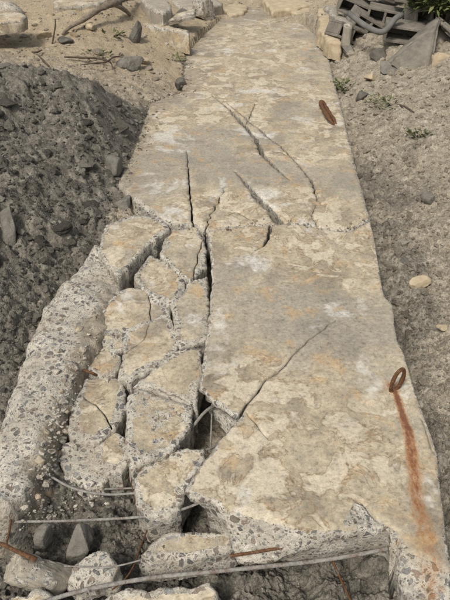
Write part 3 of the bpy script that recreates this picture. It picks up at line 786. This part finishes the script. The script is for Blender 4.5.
def ring(name, label, base, w, h, rad, yaw, lean, mat, droop=.0, group=None):
    """lifting loop: an open U of rusty bar whose two legs enter the slab"""
    th = np.linspace(math.radians(-118), math.radians(298), 60)
    pts = np.stack([w*np.cos(th), 0*th, h*np.sin(th)+h*.86], 1)
    V, tr, q = tube(pts, rad, sides=12, wob=.35, seed=9, smoothpts=False)
    R = np.array(Matrix.Rotation(yaw, 3, 'Z')@Matrix.Rotation(lean, 3, 'X'))
    V = V@R.T
    return tag(link(name, mesh_np(name, V, tr, q), mat, None, base), label, 'lifting ring', group)
ring('lifting_ring', 'upright oval rusty lifting ring at the head of the orange streak', P(394,390,-.004), .024, .060, .0075, math.radians(28), math.radians(8), M_RUST)
# the flattened loop on the far section
def flat_loop():
    c = [(334,126,.0),(331,121,.030),(327.5,116,.046),(324,110.5,.050),(321.6,105.5,.044),(321.2,102.5,.036),(322.8,102,.034),(325,105.5,.030),(328.2,111,.028),(331.5,116,.024),(334.5,120.5,.018),(336,124.5,.0)]
    V, tr, q = tube([P(*p) for p in c], .0125, sides=12, wob=.7, seed=4, taper=[.9, 1.15, 1.0, .9, 1.2, 1.1, 1.2, .95, 1.1, .9, 1, .8])
    org = np.array([V[:, 0].mean(), V[:, 1].mean(), V[:, 2].min()])
    tag(link('lifting_ring', mesh_np('lifting_ring', V-org, tr, q), M_RUST, None, org), 'flattened brown rusty lifting loop lying on the far slab section', 'lifting ring')
flat_loop()

# ------------------------------------------------------------------ stones set in the soil
def gp(px, py, dz=0): x, y, z = on_ground(px, py); return (x, y, z+dz)
rock('field_stone', 'tall flat grey stone standing in the dark mound', 'stone', M_STONE, gp(8,232), (.055,.05,.17), 601, .1, .25, (-.35,.12,.3), None, 4, 9, .05)
rock('field_stone', 'grey stone lodged against the side of the far slab section', 'stone', M_STONE, gp(124,208), (.06,.075,.10), 602, .15, .3, (.2,.3,.2), None, 4, 9, .06)
rock('field_stone', 'grey stone poking from the mound just above the lodged one', 'stone', M_STONE, gp(112,168), (.07,.09,.08), 603, .1, .45, (.2,.3,.8), None, 4, 8, .06)
rock('field_stone', 'yellow tan stone alone on the soil beside the near slab', 'stone', M_TAN, gp(443,330,.01), (.045,.03,.022), 604, 0, 0, (.1,.1,.3), None, 4, 9, .06)
rock('field_stone', 'dark upright stone on the pale sand behind the mound', 'stone', M_DARK, gp(136,42,.05), (.085,.07,.14), 605, 0, 0, (0,.15,.2), None, 4, 10, .05)
rock('field_stone', 'dark knob of stone at the left corner of the far slab', 'stone', M_DARK, gp(181,92,.06), (.05,.05,.06), 606, 0, 0, (0,0,0), None, 4, 8, .06)
for i, (px, py, s, m, lab) in enumerate([(46,37,.07,M_TAN,'pale tan stone on the sand beside the upright wire'), (66,42,.06,M_DARK,'small dark stone below the end of the dead branch'),
        (92,28,.06,M_TAN,'pale rounded stone under the dead branch'), (74,36,.05,M_TAN,'small pale stone near the thick end of the branch'), (142,62,.06,M_TAN,'reddish tan stone on the sand above the mound crest'),
        (131,69,.11,M_STONE,'low grey slab of stone sunk in the sand by the mound crest'), (378,60,.09,M_DARK,'dark lump on the bank beside the far slab corner'),
        (346,52,.10,M_STONE,'soil coated lump at the foot of the bank'), (386,72,.08,M_STONE,'grey lump on the bank under the dark one'), (362,98,.06,M_DARK,'small dark stone by the weeds next to the slab'),
        (425,52,.07,M_TAN,'round stone resting against the big leaning block'), (372,80,.07,M_TAN,'tan lump on the bank above the weeds'), (430,200,.05,M_STONE,'grey clod like stone in the tan soil'),
        (408,262,.035,M_DARK,'small dark stone in the soil next to the slab seam'), (420,285,.045,M_TAN,'low brown stone in the soil near the yellow one')]):
    rock('field_stone', lab, 'stone', m, gp(px, py, s*.25), (s*1.2, s, s*.8), 620+i, .1, .3, (.2,.1,i*.7), None, 4, 9, .07)

# ------------------------------------------------------------------ far debris
def slab_block(name, label, pl, h, mat, seed, tilt=(0, 0), fbase=.05, soil=.25, thick=None, cat='concrete block', group='broken blocks at the far edge'):
    c = np.mean(np.array(pl), 0); z = .3
    for _ in range(8):
        x, y, _z = P(c[0], c[1], z); z = float(base_h(np.array([x]), np.array([y]))[0])*.7+h*.7+z*.3
    put_piece(name, label, cat, mat, group, poly=PA(pl, z), z0=z, tilt=tilt, thick=thick or h+.12, res=.022, jag=.022, rnd=.012, und=.014, batter=.0, side=.016, fband=.02, fbase=fbase, sfrac=.3,
              seed=seed, rows=6, soil=lambda x, y: soil+.3*fbm(x, y, 0, 3, 3, seed))
    return z
slab_block('concrete_block', 'pale flat topped block jutting out over a dark gap', [(-20,12),(0,11),(18,11.5),(25,14),(22,19),(10,20),(-20,23)], .22, M_FRAG, 701, thick=.10)
rock('field_stone', 'grey rubble lump propping up the jutting pale block', 'stone', M_GREY, gp(2,20,.0), (.22,.14,.16), 720, .4, .4, (0,0,.4), None, 4, 9, .08)
slab_block('concrete_block', 'long pale broken plate beyond the dead branch', [(50,-14),(66,-18),(90,-16),(104,-10),(108,-2),(92,1),(72,3),(54,4)], .05, M_FRAG, 702, (0,.05), soil=.4)
slab_block('concrete_block', 'half buried grey kerb block on the sand above the mound', [(52,69),(60,68.5),(76,74),(90,80),(93,81),(86,83),(70,79),(54,75)], .0, M_GREY, 703, (-.05,0), soil=.5, fbase=0)
slab_block('concrete_block', 'low tan plate running from the branch to the far slab', [(128,18),(140,20),(165,24.5),(189,30.5),(189,33),(160,27.5),(130,22)], .07, M_FRAG, 704, soil=.35)
slab_block('concrete_block', 'pale squared block beyond the tan plate', [(139,-2),(152,-5),(168,0),(171,7),(163,12),(150,7)], .15, M_GREY, 705)
slab_block('concrete_block', 'tilted pale slab shading a dark gap beside the far slab corner', [(158,18),(175,13),(190,10.5),(196,10),(195,14),(178,17.5),(162,21)], .15, M_FRAG, 706, (.10,0), thick=.05)
rock('field_stone', 'small lump propping up the tilted pale slab', 'stone', M_DARK, gp(180,18,.0), (.12,.10,.10), 721, .3, .2, (0,0,.4), None, 4, 9, .08)
slab_block('concrete_block', 'dark grey plate edge behind the tilted pale slab', [(170,-2),(190,-8),(212,-3),(222,3),(204,9),(182,8)], .08, M_GREY, 707, soil=.3)
slab_block('concrete_block', 'thin pale slab half buried behind the far slab end', [(262,-2),(285,-10),(308,-8),(316,2),(298,6),(272,8)], .05, M_TAN, 708, (0,.05), soil=.55)
slab_block('concrete_block', 'tan broken block beside the corner of the far slab', [(318,10),(328,9),(336,22),(343,34),(341,40),(328,38),(319,27)], .04, M_TAN, 709, (.03,.03), soil=.35)
slab_block('concrete_block', 'flat cream rubble plate between the far slab end and the tan block', [(284,2),(298,0),(312,8),(314,17),(302,16),(290,10)], .04, M_TAN, 714, (0,.0))
slab_block('concrete_block', 'small cream plate at the far left rim of the slab end', [(222,8),(236,2),(248,5),(244,13),(230,15)], .04, M_TAN, 715, (0,.0))
slab_block('concrete_block', 'narrow grey slab leaning on the tan block by the bank', [(324,1),(331,2),(343,14),(353,24),(352,28),(346,27),(335,16)], .14, M_GREY, 710, (-.06,-.05))
rock('field_stone', 'soil crusted lump of grey rubble at the far left slab corner', 'stone', M_GREY, gp(202,18,.08), (.16,.14,.16), 712, .6, .5, (0,0,0), None, 5, 6, .12)

# big leaning block with a recess, top right
def leaning_block():
    root = bpy.data.objects.new('leaning_block', None); COL.objects.link(root)
    base = np.array(gp(423, 62)); root.location = base
    def pr(px, py, y): return np.array(PY(px, py, y))-base
    y0 = float(base[1])
    A, B, C_, D = pr(383,66,y0-.02), pr(431,68,y0-.12), pr(441,19,y0+.22), pr(429,26,y0+.30)
    back = np.array([.12, .5, 0])
    E, F_ = pr(472,46,y0+.15), pr(472,74,y0-.05)
    def hull(pts, name, mat, seed):
        bm = bmesh.new()
        for p in pts: bm.verts.new(p)
        bmesh.ops.convex_hull(bm, input=bm.verts); bmesh.ops.bevel(bm, geom=bm.edges[:], offset=.018, segments=2, affect='EDGES')
        for _ in range(3): bmesh.ops.subdivide_edges(bm, edges=[e for e in bm.edges if e.calc_length() > .06], cuts=1, use_grid_fill=True)
        bmesh.ops.triangulate(bm, faces=bm.faces[:])
        v = np.array([tuple(q.co) for q in bm.verts]); n = np.array([tuple(q.normal) for q in bm.verts]); bm.verts.index_update()
        f = np.array([[q.index for q in p.verts] for p in bm.faces]); bm.free()
        v = v+n*(.018*fbm(v[:, 0], v[:, 1], v[:, 2], 7, 4, seed))[:, None]
        me = mesh_np(name, v, f); attr(me, 'frac', .1+.3*fbm(v[:, 0], v[:, 1], v[:, 2], 5, 3, seed)); attr(me, 'soil', np.full(len(v), .2)); attr(me, 'rust', np.zeros(len(v)))
        return link(name, me, mat, root)
    dn = np.array([0, 0, -.12])
    hull([A, B, C_, D, A+back*.5+dn, B+back*.3+dn, C_+back*.3, D+back*.4, A+dn, B+dn, D+back*.4+[0, 0, -.4]], 'sloping_face', M_BLOCK, 41)
    hull([C_+[.01, 0, 0], C_+[.01, .2, 0], E, E+[.0, .25, .0], C_+[.01, 0, -.07], E-[0, 0, .07], C_+[.01, .2, -.07], E-[0, -.25, .07]], 'top_rail', M_BLOCK, 42)
    hull([B+[.01, 0, .03], F_, F_+[0, 0, .12], B+[.03, .02, .12], F_+[0, .2, 0], B+[.03, .3, .03], F_+dn, B+[.01, 0, 0]+dn], 'sill', M_TAN, 43)
    hull([C_+[.03, .16, -.05], E+[0, .16, -.05], F_+[0, .26, -.1], B+[.03, .3, -.1], C_+[.03, .26, -.05], E+[0, .28, -.05], F_+[0, .36, -.1], B+[.03, .40, -.1]], 'recess_back', M_GREY, 44)
    tag(root, 'big leaning grey concrete block with an open recess beside the green shrub', 'concrete block', 'broken blocks at the far edge')
leaning_block()

# hollow blocks in a pile
def hollow_block(loc, rot, size, label, cells=2):
    sx, sy, sz = size; t = .024
    bm = bmesh.new()
    def bx(x0, x1, y0, y1, z0, z1):
        r = bmesh.ops.create_cube(bm, size=1)['verts']
        for v in r: v.co = ((x0+x1)/2+v.co.x*(x1-x0), (y0+y1)/2+v.co.y*(y1-y0), (z0+z1)/2+v.co.z*(z1-z0))
    bx(-sx/2, sx/2, -sy/2, sy/2, 0, t); bx(-sx/2, sx/2, -sy/2, sy/2, sz-t, sz)
    for i in range(cells+1):
        x = -sx/2+t/2+(sx-t)*i/cells; bx(x-t/2, x+t/2, -sy/2+.002, sy/2-.002, t-.001, sz-t+.001)
    bx(-sx/2+t, sx/2-t, sy/2-t-.01, sy/2-.01, t-.001, sz-t+.001)
    bmesh.ops.bevel(bm, geom=bm.edges[:], offset=.004, segments=1, affect='EDGES')
    me = bpy.data.meshes.new('hollow_block'); bm.to_mesh(me); bm.free()
    o = link('hollow_block', me, M_BLOCK, None, loc); o.rotation_euler = rot
    tag(o, label, 'hollow block', 'pile of hollow concrete blocks')
R_ = math.radians
HB = [(404,5.90,.00,(4,6,-10),(.34,.24,.14),'large hollow block at the front of the pile, by the bent pipe',1),
      (426,6.15,.00,(0,-6,12),(.32,.24,.14),'hollow block at the end of the pile under the shrub',2),
      (346,6.35,.03,(-6,24,18),(.32,.24,.14),'tipped hollow block beside the narrow grey slab',2),
      (364,6.40,.02,(8,28,8),(.32,.24,.14),'steeply tipped hollow block in the middle of the pile',2),
      (384,6.40,.00,(0,8,-14),(.32,.24,.14),'hollow block behind the bent pipe',2),
      (410,6.30,.145,(3,8,-8),(.34,.24,.14),'hollow block lying over the front one, mouth towards the leaning block',2),
      (352,6.75,.12,(5,20,-8),(.32,.24,.14),'hollow block high in the pile near the tan block',2),
      (374,6.78,.14,(0,16,20),(.32,.24,.14),'hollow block at the back of the pile between two tipped ones',2),
      (398,6.75,.15,(0,6,-5),(.34,.24,.14),'hollow block at the back of the pile under the pale top slab',2),
      (422,6.70,.15,(0,4,10),(.34,.24,.14),'hollow block on top of the pile beside the shrub',2)]
def gz(x, y): return float(base_h(np.array([x]), np.array([y]))[0])
for (px, y, dz, rt, sz, lab, cl) in HB:
    x = PXY(px, y, .35)[0]; hollow_block((x, y, gz(x, y)+dz), [R_(q) for q in rt], sz, lab, cl)
x = PXY(402, 6.75, .6)[0]
put_piece('concrete_block', 'pale top slab lying on the hollow block pile', 'concrete block', M_FRAG, 'broken blocks at the far edge',
          poly=np.array([(x-.25, 6.55), (x+.05, 6.50), (x+.32, 6.58), (x+.3, 6.95), (x-.2, 6.98)]), z0=gz(x, 6.75)+.36, thick=.06, res=.03, jag=.02, rnd=.012, und=.01, batter=0, fband=.05, fbase=.1, seed=711)
# bent pipe
pts = [PY(349,13,6.05), PY(356,19,5.95), PY(366,26,5.85), PY(377,31.5,5.75), PY(385,31,5.72), PY(391,24,5.74), PY(396,18,5.78), PY(402,15,5.84)]
V, tr, q = tube(pts, .024, step=.03, sides=14)
org = np.array([V[:, 0].mean(), V[:, 1].mean(), V[:, 2].min()])
tag(link('bent_pipe', mesh_np('bent_pipe', V-org, tr, q), M_PIPE, None, org), 'bent grey pipe lying across the front of the hollow block pile', 'pipe')

# dead branch, twigs, wires
def lay(pts):
    """(px, py, lift above the ground) or (px, py, None, y ahead)"""
    out = []
    for p in pts:
        if len(p) == 4: out.append(PY(p[0], p[1], p[3]))
        else:
            z = .25
            for _ in range(12):
                x, y, _z = P(p[0], p[1], z); z = .5*(gz(x, y)+p[2])+.5*z
            out.append(P(p[0], p[1], z))
    return out
def limb(name, label, cat, mat, pts, rad, taper, group=None, seed=0, wob=.3):
    V, tr, q = tube(lay(pts), rad, step=.03, sides=9, taper=taper, wob=wob, seed=seed)
    org = np.array([V[:, 0].mean(), V[:, 1].mean(), V[:, 2].min()])
    return tag(link(name, mesh_np(name, V-org, tr, q), mat, None, org), label, cat, group)
root = bpy.data.objects.new('dead_branch', None); COL.objects.link(root); root.location = lay([(92,18,0)])[0]
def limb_part(name, mat, pts, rad, taper, seed):
    V, tr, q = tube(lay(pts), rad, step=.03, sides=10, taper=taper, wob=.5, seed=seed)
    return link(name, mesh_np(name, V-np.array(root.location), tr, q), mat, root)
limb_part('trunk', M_WOOD, [(62,34,.02),(72,26,.05),(84,19,.09),(96,11,.14),(108,5,.16),(119,2,.15)], .027, [.35,.7,.9,1,1.2,1.3], 1)
limb_part('side_branch', M_WOOD, [(112,4,.16),(120,7,.12),(127,12,.06),(130,15,.02)], .024, [1,.9,.8,.6], 2)
limb_part('side_branch', M_WOOD, [(116,2,.15),(126,-1,.12),(138,-3,.05)], .024, [1,.9,.6], 3)
tag(root, 'thick weathered dead branch lying on the pale sand', 'branch')
T = 'dry twigs on the sand'
limb('twig', 'long thin dry twig lying level across the sand', 'twig', M_TWIG, [(64,57,.02),(80,57.5,.03),(98,58.5,.04),(110,62,.03),(113,69,.01)], .008, [.8,1,1,.8,.5], T)
limb('twig', 'curved dry twig crossing the level one near the weed tuft', 'twig', M_TWIG, [(80,65,.01),(95,63,.04),(106,62,.05),(114,57,.05),(123,57,.02)], .007, [.5,1,1,.8,.5], T)
yw = lay([(52,44,.0)])[0][1]
limb('twig', 'thin dark wire standing upright by the pale block', 'twig', M_TWIG, [(52,45,None,yw),(54,34,None,yw+.02),(55.5,24,None,yw+.05),(55,19,None,yw+.05)], .007, [1,1,.9,.7], T, wob=.1)
limb('twig', 'short dry twig on the sand left of the half buried kerb', 'twig', M_TWIG, [(32,52,.01),(37,52,.03),(42,50,.02)], .008, [.6,1,.6], T)
limb('twig', 'short slanting twig just above the half buried kerb', 'twig', M_TWIG, [(39,56,.02),(44,61,.03),(49,66,.02)], .008, [.6,1,.6], T)
limb('twig', 'short upright twig below the slanting twig', 'twig', M_TWIG, [(40,64,.05),(40.5,68,.03),(40,73,.0)], .007, [.6,1,.6], T)
limb('twig', 'small twig half buried in the tan soil below the weeds', 'twig', M_TWIG, [(396,104,.0),(406,107,.03),(414,112,.01)], .006, [.6,1,.6], T)

# ------------------------------------------------------------------ weeds and shrub
def leaves(n, spread, hgt, size, seed, upright=.5):
    rg = np.random.default_rng(seed); V = [np.zeros(3), np.array([.003, 0, 0])]; F = []; T_ = [.2, .2]
    for i in range(n):
        a = rg.uniform(0, 6.28); r = spread*math.sqrt(rg.random()); z = hgt*rg.random()*(1-.5*r/spread)
        c = np.array([r*math.cos(a), r*math.sin(a), z])
        d = np.array([math.cos(a+rg.normal()*.6), math.sin(a+rg.normal()*.6), upright+rg.normal()*.35]); d /= np.linalg.norm(d)
        s = np.cross(d, [0, 0, 1]); s /= np.linalg.norm(s)+1e-6; up = np.cross(s, d)
        L = size*rg.uniform(.6, 1.4); W = L*rg.uniform(.14, .26); b = len(V)
        V += [c, c+d*L*.45+s*W+up*L*.04, c+d*L+up*L*-.12, c+d*L*.45-s*W+up*L*.04]
        F.append((b, b+1, b+2, b+3)); F.append((0, 1, b, b)); T_ += [rg.random()]*4
    return np.array(V), np.array(F), T_
def leafmesh(name, V, F):
    F = np.array(F); t = F[:, 2] == F[:, 3]
    return mesh_np(name, V, F[t][:, :3], F[~t])
def weed(px, py, n, spread, hgt, size, label, seed):
    c = np.array(gp(px, py)); V, F, T_ = leaves(n, spread, hgt, size, seed)
    me = leafmesh('weed', V, F); attr(me, 'tint', T_)
    tag(link('weed', me, M_LEAF, None, c-[0, 0, .01]), label, 'weed', 'green weeds in the soil')
weed(345,88,150,.15,.06,.04,'green weed tuft growing against the edge of the far slab',1)
weed(390,103,140,.18,.04,.035,'sparse green weed below the bank beside the little twig',2)
weed(420,135,120,.09,.05,.035,'small bright weed alone on the tan soil',3)
weed(96,56,60,.13,.05,.045,'low green weed among the dry twigs on the sand',4)
weed(176,60,45,.08,.05,.04,'green weed sprouting beside the left corner of the far slab',5)
weed(112,36,40,.10,.04,.05,'faint green weed near the dark upright stone',6)
root = bpy.data.objects.new('shrub', None); COL.objects.link(root); sx_ = PXY(446, 6.0, .5)[0]; root.location = (sx_, 6.0, gz(sx_, 6.0))
V, F, T_ = leaves(1300, .30, .36, .075, 9, .2)
me = leafmesh('foliage', V+[0, 0, .12], F); attr(me, 'tint', T_); link('foliage', me, M_LEAF, root)
for i in range(4):
    a = i*1.6
    V, tr, q = tube([(0, 0, -.06), (.08*math.cos(a), .08*math.sin(a), .1), (.2*math.cos(a), .2*math.sin(a), .36)], .014, step=.04, sides=7, taper=[1, .8, .4])
    link('stem', mesh_np('stem', V, tr, q), M_TWIG, root)
tag(root, 'green leafy shrub beyond the hollow block pile', 'shrub')

# ------------------------------------------------------------------ loose clods and gravel
def clods(n=15000):
    rg = np.random.default_rng(17)
    px = rg.uniform(-40, 490, n*2); py = 600-620*rg.random(n*2)**.9
    a = (px-225)/FPX; b = -(py-300)/FPX; z = np.zeros_like(px)
    for _ in range(5):
        t = (z-CAM_H)/(-SP+b*CP); x = a*t; y = (CP+b*SP)*t; z = .6*H(x, y)+.4*z
    z = H(x, y)
    ok = ~inside(SLAB_OUT, x, y) & (y < 9.5)
    beam = PA(BEAM, -.1); ok &= ~inside(beam, x, y)
    dk = dark_mask(x, y); sa = sand_mask(x, y)
    ok &= rg.random(len(x)) < (.95-.55*sa)
    x, y, z, dk = [q[ok][:n] for q in (x, y, z, dk)]
    ln = densify(PA([(117,182),(124,168),(134,150),(142,128),(150,104),(164,98),(182,92),(184,72),(186,54)]), .01, False)
    k = rg.integers(0, len(ln), 420); ex = ln[k, 0]+np.abs(rg.normal(0, .055, 420))-.02; ey = ln[k, 1]+rg.normal(0, .03, 420)
    l2 = densify(PA([(165,222),(207,230.5),(250,224.5),(300,223.5),(340,230.5),(370,219)]), .01, False)
    k = rg.integers(0, len(l2), 130); ex = np.concatenate([ex, l2[k, 0]+rg.normal(0, .01, 130)]); ey = np.concatenate([ey, l2[k, 1]+rg.normal(0, .022, 130)])
    x = np.concatenate([x, ex]); y = np.concatenate([y, ey]); z = np.concatenate([z, np.full(550, .004)]); dk = np.concatenate([dk, np.full(420, .75), np.full(130, .2)])
    ax = rg.uniform(-2.2, -.5, 900); ay = rg.uniform(2.3, 4.75, 900); m = dark_mask(ax, ay) > .8; ax, ay = ax[m][:330], ay[m][:330]
    bx_ = rg.uniform(-3.2, -.3, 500); by_ = rg.uniform(4.9, 8.2, 500); m = (sand_mask(bx_, by_) > .3) & ~inside(SLAB_OUT, bx_, by_); bx_, by_ = bx_[m][:210], by_[m][:210]
    ex_ = rg.uniform(.5, 3.4, 500); ey_ = rg.uniform(1.8, 6.5, 500); m = ~inside(SLAB_OUT, ex_, ey_) & (np.abs(ex_/ey_) < .6); ex_, ey_ = ex_[m][:200], ey_[m][:200]
    lx = np.concatenate([ax, bx_, ex_]); ly = np.concatenate([ay, by_, ey_]); NL = len(lx)
    lz = H(lx, ly)
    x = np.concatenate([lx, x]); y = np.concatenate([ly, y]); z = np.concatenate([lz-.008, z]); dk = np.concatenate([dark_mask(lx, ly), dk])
    lump = [rock_mesh((1, 1, .7), 930+i, 3, 4, .28)[0] for i in range(8)]
    base = [rock_mesh((1, 1, .75), 900+i, 2, 9, .25)[0] for i in range(8)]; f1 = ICO[2][1]
    base1 = [rock_mesh((1, 1, .75), 950+i, 1, 4, .2)[0] for i in range(8)]; f2 = ICO[1][1]
    dist = np.hypot(x, y)
    size = np.exp(rg.normal(0, .55, len(x)))*.0034*(.6+.4*dist)
    size = np.minimum(size, .028); size[-550:] *= .55
    size[:NL] = np.clip(np.exp(rg.normal(0, .45, NL))*.026, .012, .075); size[len(ax):NL] *= .8
    V = []; F = []; D = []; T_ = []; off = 0
    for i in range(len(x)):
        big = size[i]/dist[i] > .0034
        v0, f0 = (lump[i % 8], ICO[3][1]) if i < NL else (base[i % 8], f1) if big else (base1[i % 8], f2)
        an = rg.random()*6.28; c, s = math.cos(an), math.sin(an)
        sc = size[i]*np.array([rg.uniform(.8, 1.4), 1, rg.uniform(.7, 1.1)])
        v = v0*sc; v = np.stack([v[:, 0]*c-v[:, 1]*s, v[:, 0]*s+v[:, 1]*c, v[:, 2]], 1)+[x[i], y[i], z[i]+size[i]*.02]
        V.append(v); F.append(f0+off); off += len(v); D.append(np.full(len(v), dk[i])); T_.append(np.full(len(v), rg.random()))
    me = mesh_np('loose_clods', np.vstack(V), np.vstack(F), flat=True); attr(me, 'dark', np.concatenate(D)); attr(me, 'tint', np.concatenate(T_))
    o = link('loose_clods', me, M_CLOD); o['kind'] = 'stuff'; o['label'] = 'loose clods and gravel strewn over the soil'; o['category'] = 'gravel'
clods()
